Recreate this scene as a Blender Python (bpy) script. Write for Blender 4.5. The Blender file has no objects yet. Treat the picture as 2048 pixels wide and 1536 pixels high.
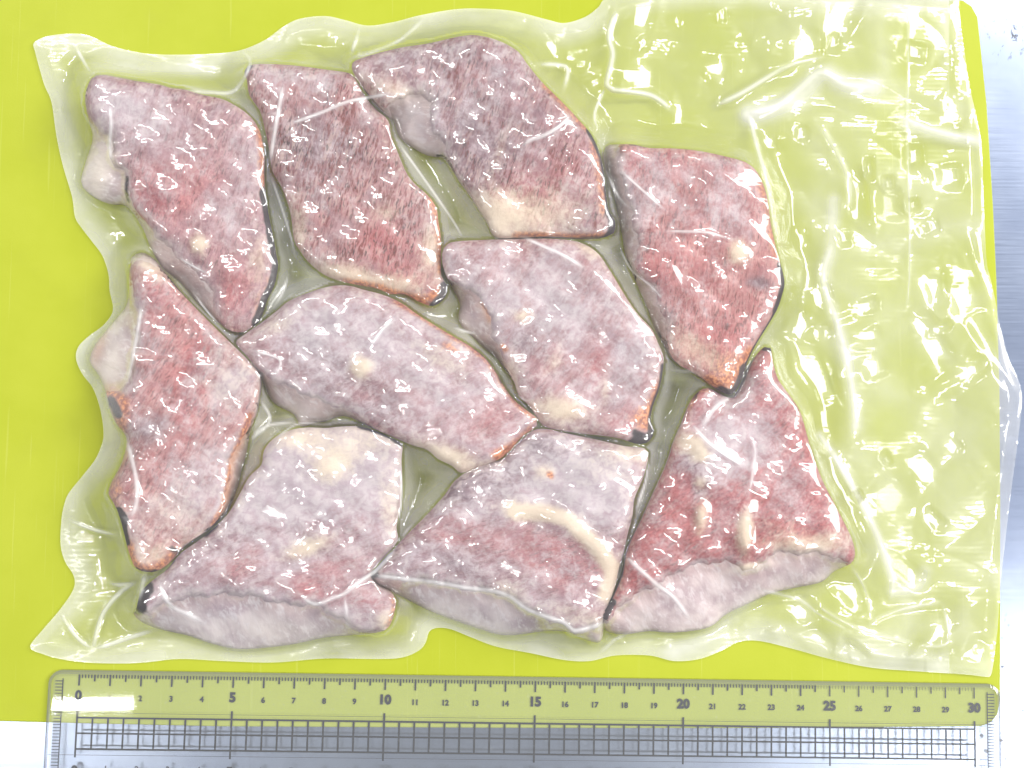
import bpy, bmesh, math, random
import numpy as np
from mathutils import Vector, Matrix
from mathutils.geometry import delaunay_2d_cdt

random.seed(7)
RNG = np.random.default_rng(11)
scene = bpy.context.scene
COL = scene.collection

# ------------------------------------------------------------------ camera
PW, PH = 2048.0, 1536.0
FPX = 2250.0                       # focal length in photo pixels
DIST = 0.374                       # metres from lens to the middle of the mat
VDIR = Vector((DIST * 0.1355, DIST * 0.235, 0.0))
VDIR.z = -math.sqrt(1 - VDIR.x ** 2 - VDIR.y ** 2)
CAM = -DIST * VDIR
_zc = -VDIR
_xc = Vector((0, 1, 0)).cross(_zc).normalized()
_yc = _zc.cross(_xc).normalized()
R3 = np.array([[_xc[i], _yc[i], _zc[i]] for i in range(3)])
cam_data = bpy.data.cameras.new('camera')
cam = bpy.data.objects.new('camera', cam_data)
COL.objects.link(cam)
cam.matrix_world = Matrix.Translation(CAM) @ Matrix(R3.tolist()).to_4x4()
cam_data.sensor_fit = 'HORIZONTAL'
cam_data.sensor_width = 36.0
cam_data.lens = 36.0 * FPX / PW
cam_data.clip_start = 0.01
cam_data.clip_end = 60
scene.camera = cam
CAMN = np.array(CAM)


def unproj(u, v, z):
    """photo point (u, v) -> place in the scene at height z"""
    u = np.asarray(u, float); v = np.asarray(v, float)
    z = np.broadcast_to(np.asarray(z, float), u.shape)
    d = np.stack([(u - PW / 2) / FPX, -(v - PH / 2) / FPX, -np.ones_like(u)], -1) @ R3.T
    t = (z - CAMN[2]) / d[..., 2]
    return CAMN + d * t[..., None]


# ------------------------------------------------------------------ room light
world = bpy.data.worlds.new('World')
scene.world = world
world.use_nodes = True
bg = world.node_tree.nodes['Background']
bg.inputs[0].default_value = (0.88, 0.94, 1.08, 1)
bg.inputs[1].default_value = 0.28
LAMPS = []


def area_lamp(x, y, z, lx, ly, power, colour=(1.0, 0.985, 0.96)):
    ld = bpy.data.lights.new('tube_or_added_panel', 'AREA')
    ld.shape = 'RECTANGLE'; ld.size = lx; ld.size_y = ly
    ld.energy = power; ld.color = colour
    o = bpy.data.objects.new('tube_or_added_panel', ld)
    COL.objects.link(o)
    o.location = (x, y, z)
    LAMPS.append((x, y, z))
    return o


area_lamp(-1.145, -0.376, 1.45, 1.25, 0.016, 11)
area_lamp(1.25, -0.535, 1.45, 1.25, 0.05, 22)
area_lamp(-0.95, 0.95, 1.45, 1.25, 0.05, 18)
area_lamp(1.15, 1.02, 1.45, 1.30, 0.06, 19)
added_panel = area_lamp(1.50, 0.55, 1.02, 0.95, 0.55, 24)          # added soft panel, no known fixture, for broad glints on the film
added_panel.rotation_euler = (-Vector((1.50, 0.55, 1.02))).to_track_quat('-Z', 'Y').to_euler()

scene.view_settings.view_transform = 'Standard'
scene.view_settings.look = 'None'
scene.view_settings.exposure = 0.16
scene.view_settings.gamma = 1.0
scene.render.engine = 'CYCLES'
scene.cycles.transparent_max_bounces = 24
scene.cycles.max_bounces = 8
scene.cycles.caustics_reflective = False
scene.cycles.caustics_refractive = False


# ------------------------------------------------------------------ helpers
def tag(o, label=None, cat=None, group=None, kind=None):
    if label: o['label'] = label
    if cat: o['category'] = cat
    if group: o['group'] = group
    if kind: o['kind'] = kind
    return o


def empty(name, loc=(0, 0, 0)):
    o = bpy.data.objects.new(name, None)
    o.empty_display_size = 0.01
    o.location = loc
    COL.objects.link(o)
    return o


def link(name, me, mat, parent=None, smooth=True):
    o = bpy.data.objects.new(name, me)
    COL.objects.link(o)
    if mat: me.materials.append(mat)
    if parent:
        o.parent = parent
        o.location = -parent.location
    if smooth and len(me.polygons):
        me.polygons.foreach_set('use_smooth', [True] * len(me.polygons))
    return o


def mesh_np(name, V, F):
    me = bpy.data.meshes.new(name)
    F = np.asarray(F, np.int32)
    n, k = F.shape
    me.vertices.add(len(V)); me.vertices.foreach_set('co', np.asarray(V, np.float32).ravel())
    me.loops.add(n * k); me.loops.foreach_set('vertex_index', F.ravel())
    me.polygons.add(n)
    me.polygons.foreach_set('loop_start', np.arange(0, n * k, k, dtype=np.int32))
    me.polygons.foreach_set('loop_total', np.full(n, k, np.int32))
    me.update(calc_edges=True)
    return me


def attr(me, name, arr):
    arr = np.asarray(arr, np.float32)
    if arr.ndim == 1:
        a = me.attributes.new(name, 'FLOAT', 'POINT'); a.data.foreach_set('value', arr)
    elif arr.shape[1] == 3:
        a = me.attributes.new(name, 'FLOAT_VECTOR', 'POINT'); a.data.foreach_set('vector', arr.ravel())
    else:
        a = me.attributes.new(name, 'FLOAT_COLOR', 'POINT'); a.data.foreach_set('color', arr.ravel())


def seg_dist(P, poly, closed=True):
    """distance of points to a polyline (vectorised)"""
    poly = np.asarray(poly, float)
    A = poly; B = np.roll(poly, -1, 0)
    if not closed: A, B = A[:-1], B[:-1]
    best = np.full(len(P), 1e9)
    for a, b in zip(A, B):
        ab = b - a; L = max(ab @ ab, 1e-9)
        t = np.clip(((P - a) @ ab) / L, 0, 1)
        d = np.hypot(P[:, 0] - a[0] - t * ab[0], P[:, 1] - a[1] - t * ab[1])
        best = np.minimum(best, d)
    return best


def inside(P, poly):
    poly = np.asarray(poly, float)
    x, y = P[:, 0], P[:, 1]
    r = np.zeros(len(P), bool)
    j = len(poly) - 1
    for i in range(len(poly)):
        xi, yi = poly[i]; xj, yj = poly[j]
        c = ((yi > y) != (yj > y)) & (x < (xj - xi) * (y - yi) / (yj - yi + 1e-12) + xi)
        r ^= c
        j = i
    return r


def smooth_poly(pts, step=7.0, closed=True):
    """Catmull-Rom through traced points, resampled"""
    pts = [np.array(p, float) for p in pts]
    n = len(pts); out = []
    rng = range(n) if closed else range(n - 1)
    for i in rng:
        if closed:
            p0, p1, p2, p3 = pts[i - 1], pts[i], pts[(i + 1) % n], pts[(i + 2) % n]
        else:
            p0, p1, p2, p3 = pts[max(i - 1, 0)], pts[i], pts[i + 1], pts[min(i + 2, n - 1)]
        k = max(1, int(np.hypot(*(p2 - p1)) / step))
        for s in range(k):
            t = s / k
            out.append(0.5 * ((2 * p1) + (-p0 + p2) * t + (2 * p0 - 5 * p1 + 4 * p2 - p3) * t * t
                              + (-p0 + 3 * p1 - 3 * p2 + p3) * t ** 3))
    if not closed: out.append(pts[-1])
    return np.array(out)


def field(shape, wl, seed, aniso=1.0, ang=0.0):
    """smooth random field with wavelength wl (grid cells), unit deviation"""
    g = np.random.default_rng(seed).standard_normal(shape)
    ky = np.fft.fftfreq(shape[0])[:, None]; kx = np.fft.fftfreq(shape[1])[None, :]
    c, s = math.cos(ang), math.sin(ang)
    a = (kx * c + ky * s) * aniso; b = (-kx * s + ky * c)
    k = np.sqrt(a * a + b * b) * wl
    filt = np.exp(-((k - 0.8) ** 2) / 0.18) + 0.6 * np.exp(-(k ** 2) / 0.5)
    f = np.fft.ifft2(np.fft.fft2(g) * filt).real
    return f / f.std()


def blur(Z, sig):
    ky = np.fft.fftfreq(Z.shape[0])[:, None]; kx = np.fft.fftfreq(Z.shape[1])[None, :]
    return np.fft.ifft2(np.fft.fft2(Z) * np.exp(-2 * (math.pi * sig) ** 2 * (kx * kx + ky * ky))).real


class Nodes:
    """small wrapper for building node materials"""
    def __init__(self, name):
        self.m = bpy.data.materials.new(name); self.m.use_nodes = True
        self.t = self.m.node_tree; self.t.nodes.clear()
        self.out = self.t.nodes.new('ShaderNodeOutputMaterial')

    def n(self, typ, ins=None, **props):
        nd = self.t.nodes.new(typ)
        for k, v in props.items(): setattr(nd, k, v)
        for k, v in (ins or {}).items(): self.put(nd.inputs[k], v)
        return nd

    def put(self, sock, v):
        if isinstance(v, bpy.types.NodeSocket): self.t.links.new(v, sock)
        elif isinstance(v, bpy.types.Node): self.t.links.new(v.outputs[0], sock)
        else: sock.default_value = v

    def math(self, op, a, b=0.0, clamp=False):
        return self.n('ShaderNodeMath', {0: a, 1: b}, operation=op, use_clamp=clamp).outputs[0]

    def mix(self, f, a, b, blend='MIX'):
        nd = self.n('ShaderNodeMix', data_type='RGBA', blend_type=blend)
        self.put(nd.inputs[0], f); self.put(nd.inputs[6], a); self.put(nd.inputs[7], b)
        return nd.outputs[2]

    def noise(self, vec, scale, detail=3.0, rough=0.55, dist=0.0):
        return self.n('ShaderNodeTexNoise', {'Vector': vec, 'Scale': scale, 'Detail': detail,
                                             'Roughness': rough, 'Distortion': dist}).outputs['Fac']

    def step(self, v, lo, hi):
        nd = self.n('ShaderNodeMapRange', {0: v, 1: lo, 2: hi, 3: 0.0, 4: 1.0}, interpolation_type='SMOOTHSTEP')
        return nd.outputs[0]

    def scale(self, vec, s):
        return self.n('ShaderNodeMapping', {'Vector': vec, 'Scale': s}).outputs[0]

    def attr(self, name):
        return self.n('ShaderNodeAttribute', attribute_name=name)

    def surf(self, s):
        self.put(self.out.inputs[0], s); return self.m


def lin(r, g, b):
    f = lambda c: (c / 255 / 12.92) if c / 255 <= 0.04045 else ((c / 255 + 0.055) / 1.055) ** 2.4
    return (f(r), f(g), f(b), 1.0)


# ------------------------------------------------------------------ materials
def mat_steel():
    k = Nodes('brushed_steel')
    co = k.n('ShaderNodeTexCoord').outputs['Object']
    br = k.noise(k.scale(co, (40, 1400, 1)), 1.0, 3, 0.6)
    sc = k.noise(k.scale(co, (900, 60, 1)), 1.0, 2, 0.5)
    cl = k.noise(co, 22, 4, 0.6)
    col = k.mix(k.step(cl, 0.3, 0.75), (0.23, 0.27, 0.37, 1), (0.31, 0.355, 0.46, 1))
    d = k.n('ShaderNodeVectorMath', {0: co, 1: SCUFF}, operation='DISTANCE').outputs['Value']
    sm = k.math('MULTIPLY', k.step(d, 0.013, 0.002), k.step(k.noise(k.scale(co, (1, 0.6, 1)), 420, 4, 0.6, 0.5), 0.57, 0.66))
    d2 = k.n('ShaderNodeVectorMath', {0: co, 1: SCUFF2}, operation='DISTANCE').outputs['Value']
    sm2 = k.math('MULTIPLY', k.step(d2, 0.04, 0.01), k.step(k.noise(co, 260, 2, 0.5), 0.68, 0.74))
    col = k.mix(k.math('MAXIMUM', sm, sm2), col, (0.06, 0.06, 0.065, 1))
    rough = k.math('ADD', 0.25, k.math('MULTIPLY', br, 0.14))
    h = k.math('ADD', br, k.math('MULTIPLY', k.step(sc, 0.68, 0.74), 0.7))
    bp = k.n('ShaderNodeBump', {'Strength': 0.025, 'Distance': 0.0002, 'Height': h})
    return k.surf(k.n('ShaderNodeBsdfPrincipled', {'Base Color': col, 'Metallic': 1.0, 'Roughness': rough,
                                                  'Normal': bp.outputs[0]}))


def mat_board():
    k = Nodes('yellow_polyethylene')
    co = k.n('ShaderNodeTexCoord').outputs['Object']
    n1 = k.noise(co, 30, 4, 0.6)
    n2 = k.noise(co, 1500, 2, 0.5)
    col = k.mix(k.step(n1, 0.25, 0.75), (0.362, 0.405, 0.016, 1), (0.395, 0.435, 0.026, 1))
    stain = k.step(k.noise(co, 14, 3, 0.5), 0.68, 0.82)
    col = k.mix(k.math('MULTIPLY', stain, 0.25), col, (0.34, 0.37, 0.03, 1))
    sc1 = k.step(k.noise(k.scale(co, (700, 18, 1)), 1.0, 2, 0.5), 0.66, 0.72)
    sc2 = k.step(k.noise(k.n('ShaderNodeMapping', {'Vector': co, 'Rotation': (0, 0, 0.9), 'Scale': (900, 14, 1)}).outputs[0], 1.0, 2, 0.5), 0.67, 0.73)
    scr = k.math('MAXIMUM', sc1, sc2)
    col = k.mix(k.math('MULTIPLY', scr, 0.12), col, (0.62, 0.64, 0.2, 1))
    col = k.mix(k.math('MULTIPLY', k.step(k.noise(co, 55, 4, 0.6), 0.56, 0.75), 0.16), col, (0.33, 0.35, 0.03, 1))
    n2 = k.math('SUBTRACT', n2, k.math('MULTIPLY', scr, 0.6))
    bp = k.n('ShaderNodeBump', {'Strength': 0.12, 'Distance': 0.0002, 'Height': n2})
    return k.surf(k.n('ShaderNodeBsdfPrincipled', {'Base Color': col, 'Roughness': 0.5,
                                                  'Specular IOR Level': 0.3, 'Normal': bp.outputs[0]}))


def mat_skin():
    k = Nodes('frosted_fish_skin')
    fib = k.attr('fibre').outputs['Vector']
    A = k.attr('mask_a'); Bm = k.attr('mask_b')
    sa = k.n('ShaderNodeSeparateColor', {0: A.outputs['Color']})
    sb = k.n('ShaderNodeSeparateColor', {0: Bm.outputs['Color']})
    red, cream, dark = sa.outputs[0], sa.outputs[1], sa.outputs[2]
    orange = A.outputs['Alpha']
    grey, streak, frost = sb.outputs[0], sb.outputs[1], sb.outputs[2]
    warm = Bm.outputs['Alpha']
    off = lambda a, b, c: k.n('ShaderNodeVectorMath', {0: fib, 1: (a, b, c)}, operation='ADD').outputs[0]
    big = k.noise(k.scale(fib, (0.8, 1.2, 1)), 0.85, 5, 0.58, 1.0)
    big2 = k.noise(off(31, 17, 5), 0.8, 4, 0.6, 0.8)
    mid = k.noise(k.scale(off(3, 9, 2), (0.7, 1.3, 1)), 2.3, 5, 0.6, 0.7)
    mid2 = k.noise(off(-8, 21, 4), 3.6, 4, 0.6, 0.5)
    fine = k.noise(fib, 9.0, 3, 0.62)
    grain = k.noise(fib, 19, 2, 0.6)
    st1 = k.noise(k.scale(fib, (2.4, 9.5, 1)), 1.0, 3, 0.6, 0.7)
    st2 = k.noise(k.scale(off(5, 5, 5), (4.0, 14.0, 1)), 1.0, 3, 0.6, 0.5)
    jit = k.math('ADD', k.math('MULTIPLY', k.math('SUBTRACT', mid2, 0.5), 1.2),
                 k.math('MULTIPLY', k.math('SUBTRACT', fine, 0.5), 0.6))
    c1 = k.mix(warm, lin(132, 98, 110), lin(158, 98, 92))
    c2 = k.mix(warm, lin(174, 144, 154), lin(196, 146, 138))
    base = k.mix(k.step(mid, 0.28, 0.66), c1, c2)
    base = k.mix(k.math('MULTIPLY', k.step(mid2, 0.46, 0.78), 0.4), base, k.mix(warm, lin(212, 198, 202), lin(222, 190, 182)))
    base = k.mix(k.math('MULTIPLY', k.step(big2, 0.5, 0.72), 0.35), base, lin(150, 134, 146))
    rj = k.step(k.math('ADD', red, k.math('MULTIPLY', jit, 0.8)), 0.05, 0.95)
    base = k.mix(k.math('MULTIPLY', rj, 0.78), base, k.mix(k.step(k.math('ADD', k.math('MULTIPLY', fine, .4), k.math('MULTIPLY', st1, .6)), 0.42, 0.6), k.mix(k.step(red, .6, 1.), lin(186, 92, 88), lin(148, 58, 60)), k.mix(k.step(red, .6, 1.), lin(222, 152, 142), lin(202, 122, 116))))
    gj = k.step(k.math('ADD', grey, k.math('MULTIPLY', jit, 0.7)), 0.1, 0.95)
    base = k.mix(k.math('MULTIPLY', gj, 0.7), base, k.mix(k.step(mid2, 0.4, 0.6), lin(98, 84, 94), lin(150, 138, 146)))
    # dark red dashes along the scales, grey specks
    sv = k.math('MULTIPLY', k.math('ADD', k.math('MULTIPLY', streak, 0.9), 0.12), k.math('ADD', k.math('MULTIPLY', k.step(big2, 0.66, 0.42), 0.7), 0.3))
    base = k.mix(k.math('MULTIPLY', k.step(st1, 0.5, 0.36), k.math('MULTIPLY', sv, 0.5)), base, lin(204, 180, 168))
    d1 = k.math('MULTIPLY', k.step(st1, 0.515, 0.61), sv)
    base = k.mix(k.math('MULTIPLY', d1, 0.85), base, lin(120, 64, 54))
    d2 = k.math('MULTIPLY', k.step(st2, 0.555, 0.63), sv)
    base = k.mix(k.math('MULTIPLY', d2, 0.8), base, lin(68, 50, 50))
    base = k.mix(k.math('MULTIPLY', k.step(grain, 0.6, 0.7), 0.22), base, lin(112, 76, 80))
    # frost
    fr = k.math('ADD', k.math('MULTIPLY', frost, 0.44), k.math('ADD', k.math('MULTIPLY', k.math('SUBTRACT', big, 0.5), 1.1),
                k.math('ADD', k.math('MULTIPLY', k.math('SUBTRACT', mid2, 0.5), 0.6), k.math('MULTIPLY', k.math('SUBTRACT', fine, 0.5), 0.35))))
    fr = k.step(fr, 0.16, 0.92)
    base = k.mix(k.math('MULTIPLY', fr, 0.82), base, k.mix(k.step(mid2, 0.3, 0.65), lin(194, 179, 186), lin(216, 206, 209)))
    base = k.n('ShaderNodeHueSaturation', {'Hue': 0.492, 'Saturation': 1.06, 'Value': 0.83, 'Color': base}).outputs[0]
    cj = k.step(k.math('ADD', cream, k.math('MULTIPLY', jit, 0.75)), 0.05, 1.1)
    base = k.mix(k.math('MULTIPLY', cj, 0.8), base, lin(220, 203, 178))
    oj = k.step(k.math('ADD', orange, k.math('MULTIPLY', jit, 0.55)), 0.2, 1.0)
    base = k.mix(k.math('MULTIPLY', oj, 0.9), base, k.mix(k.step(fine, 0.4, 0.62), lin(138, 66, 32), lin(214, 138, 84)))
    dj = k.step(k.math('ADD', dark, k.math('MULTIPLY', jit, 0.5)), 0.3, 0.75)
    base = k.mix(k.math('MULTIPLY', dj, 0.96), base, lin(34, 26, 32))
    h = k.math('ADD', k.math('MULTIPLY', fine, 0.6), k.math('MULTIPLY', st1, 0.6))
    bp = k.n('ShaderNodeBump', {'Strength': 0.35, 'Distance': 0.0008, 'Height': h})
    return k.surf(k.n('ShaderNodeBsdfPrincipled', {'Base Color': base, 'Roughness': 0.55,
                                                  'Specular IOR Level': 0.25, 'Normal': bp.outputs[0]}))


def mat_flesh():
    k = Nodes('pale_fish_flesh')
    fib = k.attr('fibre').outputs['Vector']
    A = k.attr('mask_a'); Bm = k.attr('mask_b')
    sa = k.n('ShaderNodeSeparateColor', {0: A.outputs['Color']})
    sb = k.n('ShaderNodeSeparateColor', {0: Bm.outputs['Color']})
    big = k.noise(fib, 0.9, 3, 0.5, 0.3)
    fl = k.noise(k.scale(fib, (2.4, 1.0, 1)), 1.0, 4, 0.55, 0.3)
    fine = k.noise(fib, 14, 3, 0.6)
    base = k.mix(k.step(big, 0.35, 0.65), lin(168, 152, 160), lin(222, 212, 210))
    base = k.mix(k.math('MULTIPLY', k.step(fl, 0.5, 0.7), 0.5), base, lin(172, 154, 162))
    base = k.mix(k.math('MULTIPLY', k.step(fine, 0.55, 0.7), 0.3), base, lin(232, 222, 220))
    base = k.mix(k.math('MULTIPLY', sb.outputs[1], 0.7), base, k.mix(k.step(fl, 0.4, 0.6), lin(160, 128, 136), lin(196, 166, 166)))
    base = k.mix(k.math('MULTIPLY', k.step(k.noise(k.scale(fib, (1.6, 0.7, 1)), 3.2, 5, 0.68, 0.5), 0.49, 0.64), 0.75), base, lin(226, 220, 222))
    base = k.mix(k.math('MULTIPLY', sb.outputs[0], 0.6), base, lin(140, 128, 142))
    base = k.mix(k.math('MULTIPLY', sa.outputs[0], 0.18), base, lin(190, 128, 126))
    base = k.mix(k.math('MULTIPLY', sa.outputs[1], 0.8), base, lin(240, 228, 214))
    base = k.mix(k.math('MULTIPLY', A.outputs['Alpha'], 0.7), base, lin(206, 140, 92))
    base = k.mix(k.math('MULTIPLY', k.step(sa.outputs[2], 0.3, 0.8), 0.95), base, lin(36, 30, 36))
    bp = k.n('ShaderNodeBump', {'Strength': 0.5, 'Distance': 0.0012, 'Height': fl})
    return k.surf(k.n('ShaderNodeBsdfPrincipled', {'Base Color': base, 'Roughness': 0.5,
                                                  'Specular IOR Level': 0.3, 'Normal': bp.outputs[0]}))


def mat_film(name, milk_and_light, gloss=1.0, rough=0.06, bump=0.0):
    k = Nodes(name)
    co = k.n('ShaderNodeTexCoord').outputs['Object']
    cr = k.attr('crease_glint').outputs['Fac']
    n = k.noise(co, 45, 3, 0.55)
    mw = k.attr('milk_and_light').outputs['Fac']
    mk = k.math('MULTIPLY', k.math('ADD', k.math('MULTIPLY', k.step(n, 0.2, 0.8), milk_and_light * 0.7), milk_and_light * 0.65), mw)
    mk = k.math('ADD', mk, k.math('MULTIPLY', cr, 0.75), True)
    wv = k.n('ShaderNodeTexWave', {'Vector': co, 'Scale': 190.0, 'Distortion': 1.5, 'Detail': 1.0}, bands_direction='Y').outputs['Fac']
    h = k.math('ADD', k.noise(co, 420, 2, 0.5), k.math('MULTIPLY', wv, 0.35))
    bp = k.n('ShaderNodeBump', {'Strength': bump, 'Distance': 0.0004, 'Height': h})
    nrm = bp.outputs[0]
    tr = k.n('ShaderNodeBsdfTransparent', {'Color': (0.99, 0.99, 0.985, 1)})
    df = k.n('ShaderNodeBsdfDiffuse', {'Color': (0.975, 0.965, 0.955, 1)})
    tl = k.n('ShaderNodeBsdfTranslucent', {'Color': (0.975, 0.965, 0.955, 1)})
    dt = k.n('ShaderNodeMixShader', {0: 0.2, 1: df.outputs[0], 2: tl.outputs[0]})
    body = k.n('ShaderNodeMixShader', {0: mk, 1: tr.outputs[0], 2: dt.outputs[0]})
    g1 = k.n('ShaderNodeBsdfGlossy', {'Color': (1, 1, 1, 1), 'Roughness': rough, 'Normal': nrm})
    g2 = k.n('ShaderNodeBsdfGlossy', {'Color': (1, 1, 1, 1), 'Roughness': 0.26, 'Normal': nrm})
    gl = k.n('ShaderNodeMixShader', {0: 0.40, 1: g1.outputs[0], 2: g2.outputs[0]})
    lwt = k.n('ShaderNodeLayerWeight', {'Blend': 0.5, 'Normal': nrm}).outputs['Facing']
    fr = k.math('ADD', k.math('MULTIPLY', k.math('POWER', lwt, 4.5), 0.9), 0.042)
    f = k.math('MULTIPLY', fr, gloss, True)
    return k.surf(k.n('ShaderNodeMixShader', {0: f, 1: body.outputs[0], 2: gl.outputs[0]}))


def mat_acrylic(name, haze, gloss=1.0, tone=0.76):
    k = Nodes(name)
    co = k.n('ShaderNodeTexCoord').outputs['Object']
    n = k.step(k.noise(co, 700, 2, 0.6), 0.66, 0.75)
    hz = k.math('ADD', haze, k.math('MULTIPLY', n, 0.05))
    tr = k.n('ShaderNodeBsdfTransparent', {'Color': (0.975, 0.98, 0.975, 1)})
    df = k.n('ShaderNodeBsdfDiffuse', {'Color': (tone, tone * 1.02, tone * 1.05, 1)})
    body = k.n('ShaderNodeMixShader', {0: hz, 1: tr.outputs[0], 2: df.outputs[0]})
    gl = k.n('ShaderNodeBsdfGlossy', {'Color': (1, 1, 1, 1), 'Roughness': 0.028})
    lwt = k.n('ShaderNodeLayerWeight', {'Blend': 0.5}).outputs['Facing']
    fr = k.math('ADD', k.math('MULTIPLY', k.math('POWER', lwt, 4.5), 0.9), 0.042)
    return k.surf(k.n('ShaderNodeMixShader', {0: k.math('MULTIPLY', fr, gloss, True),
                                             1: body.outputs[0], 2: gl.outputs[0]}))


def mat_print():
    k = Nodes('black_print')
    return k.surf(k.n('ShaderNodeBsdfPrincipled', {'Base Color': (0.012, 0.012, 0.014, 1), 'Roughness': 0.5}))


SCUFF = tuple(float(v) for v in unproj(2018, 72, -0.0022) - np.array((0, 0, -0.0022)))
SCUFF = (SCUFF[0], SCUFF[1], 0.0)
_q = unproj(2040, 1420, -0.0022)
SCUFF2 = (float(_q[0]), float(_q[1]), 0.0)
M_STEEL, M_BOARD, M_SKIN, M_FLESH = mat_steel(), mat_board(), mat_skin(), mat_flesh()
M_FILM = mat_film('clear_bag_film', 0.11, 1.5, 0.03, 0.10)
M_FILM_LOW = mat_film('lower_bag_film', 0.12, 0.5, 0.2)
M_SEAL = mat_film('milky_sealed_film', 0.12, 0.75, 0.14, 0.1)
M_ACRYL = mat_acrylic('clear_acrylic', 0.07, 1.0, 0.9)
M_ACRYL_EDGE_SHADE = mat_acrylic('acrylic_edge_shade', 0.50, 1.2, 0.24)  # grey painted into the edge in place of refraction shade
M_PRINT = mat_print()

# ------------------------------------------------------------------ steel table and yellow board
BOARD_T = 0.0022


def prism(name, outline, z0, z1, mat, parent=None, bev=0.0):
    bm = bmesh.new()
    vs = [bm.verts.new((p[0], p[1], z0)) for p in outline]
    f = bm.faces.new(vs)
    if f.normal.z > 0 or True:
        bm.normal_update()
        if f.normal.z > 0: f.normal_flip()
    r = bmesh.ops.extrude_face_region(bm, geom=[f])
    top = [g for g in r['geom'] if isinstance(g, bmesh.types.BMVert)]
    bmesh.ops.translate(bm, verts=top, vec=(0, 0, z1 - z0))
    bmesh.ops.recalc_face_normals(bm, faces=bm.faces)
    if bev:
        bm.normal_update()
        es = [e for e in bm.edges if all(abs(v.co.z - z1) < 1e-7 for v in e.verts)]
        bmesh.ops.bevel(bm, geom=es, offset=bev, segments=3, affect='EDGES', profile=0.5)
    me = bpy.data.meshes.new(name); bm.to_mesh(me); bm.free()
    return link(name, me, mat, parent, smooth=False)


tb = [(-0.55, -0.42), (0.50, -0.42), (0.50, 0.42), (-0.55, 0.42)]
table = empty('work_table', (0, 0, -BOARD_T))
prism('table_top', tb, -0.034, -BOARD_T - 0.0002, M_STEEL, table, 0.004)
prism('apron', [(-0.52, -0.39), (0.47, -0.39), (0.47, 0.39), (-0.52, 0.39)], -0.10, -0.0345, M_STEEL, table)
tag(table, 'brushed stainless steel worktop with fine scratches under the yellow board', 'table')

bo = [(1926, 0), (1944, 12), (1956, 34), (1962, 90), (1974, 205), (1987, 410), (1994, 560), (2000, 775), (2001.5, 1000),
      (2001.5, 1300), (2001, 1400), (1996, 1428), (1984, 1445), (1962, 1453), (1648, 1456), (1390, 1457), (1000, 1456.5), (440, 1453.5),
      (200, 1448), (0, 1443)]
bw = unproj([p[0] for p in bo], [p[1] for p in bo], 0.0)[:, :2].tolist()
x0 = -0.31
bw = bw + [(x0 + 0.008, bw[-1][1] - 0.001), (x0 + 0.002, bw[-1][1] + 0.001), (x0, bw[-1][1] + 0.007), (x0, bw[0][1] - 0.008), (x0 + 0.002, bw[0][1] - 0.002), (x0 + 0.008, bw[0][1])]
board = prism('cutting_board', bw, -BOARD_T, 0.0, M_BOARD, None, 0.0005)
tag(board, 'thin flat yellow plastic cutting board with rounded corners lying on steel', 'cutting board')

# ------------------------------------------------------------------ fish pieces, traced
# S outline of the whole piece, P outline of the skin, T thickness in metres, ang direction of scale dashes
F = []
F.append(dict(T=.0185, ang=75, red=.22, grey=.12, streak=.55, frost=.75,
 S=[(183,157),(205,150),(232,154),(273,162),(318,169),(342,176),(369,179),(407,190),(444,198),(472,212),(496,229),(513,249),(523,273),(528,308),(528,342),(530,376),(537,427),(547,478),(551,501),(555,529),(547,570),(533,597),(526,621),(514,648),(502,656),(489,664),(455,658),(400,611),(359,563),(325,535),(301,494),(284,454),(253,412),(219,408),(191,396),(167,376),(162,362),(171,325),(185,280),(181,253),(174,226),(171,191)],
 P=[(183,157),(205,150),(232,154),(273,162),(318,169),(342,176),(369,179),(407,190),(444,198),(472,212),(496,229),(513,249),(523,273),(528,308),(528,342),(530,376),(537,427),(547,478),(551,501),(555,529),(547,570),(533,597),(526,621),(514,648),(502,656),(489,664),(455,658),(432,628),(427,594),(410,563),(376,535),(362,523),(328,485),(290,444),(262,402),(253,352),(226,328),(222,290),(205,263),(186,245),(176,226),(172,191)],
 blobs=[('frost',255,235,80,50,15,.9),('red',310,410,75,55,-20,.5),('frost',485,330,34,90,5,.7),('grey',390,300,60,40,0,.3),('red',420,330,40,60,0,.25),('cream',398,488,17,19,0,1.2),('red',470,570,30,70,10,.6),('red',330,340,60,50,0,.35),('grey',300,300,60,50,0,.25),('red',300,400,40,30,0,.35),('cream',200,345,26,48,10,1.0),('frost',250,200,60,30,0,.6),('cream',330,560,60,40,40,.0),('red',420,470,40,40,0,.2),('cream',515,520,20,50,0,.5)],
 lines=[('dark',[(530,385),(537,427),(546,478),(552,501),(555,529),(547,570),(533,597),(526,621),(514,646)],7.4,1.5),('orange',[(517,255),(526,290),(528,330),(530,380)],9,.9),('orange',[(512,640),(522,600),(536,560)],10,.5),('dark',[(254,356),(253,385),(258,402)],4,.8)],
 label='mauve fish piece with black right edge in the top left corner of the bag'))
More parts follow.
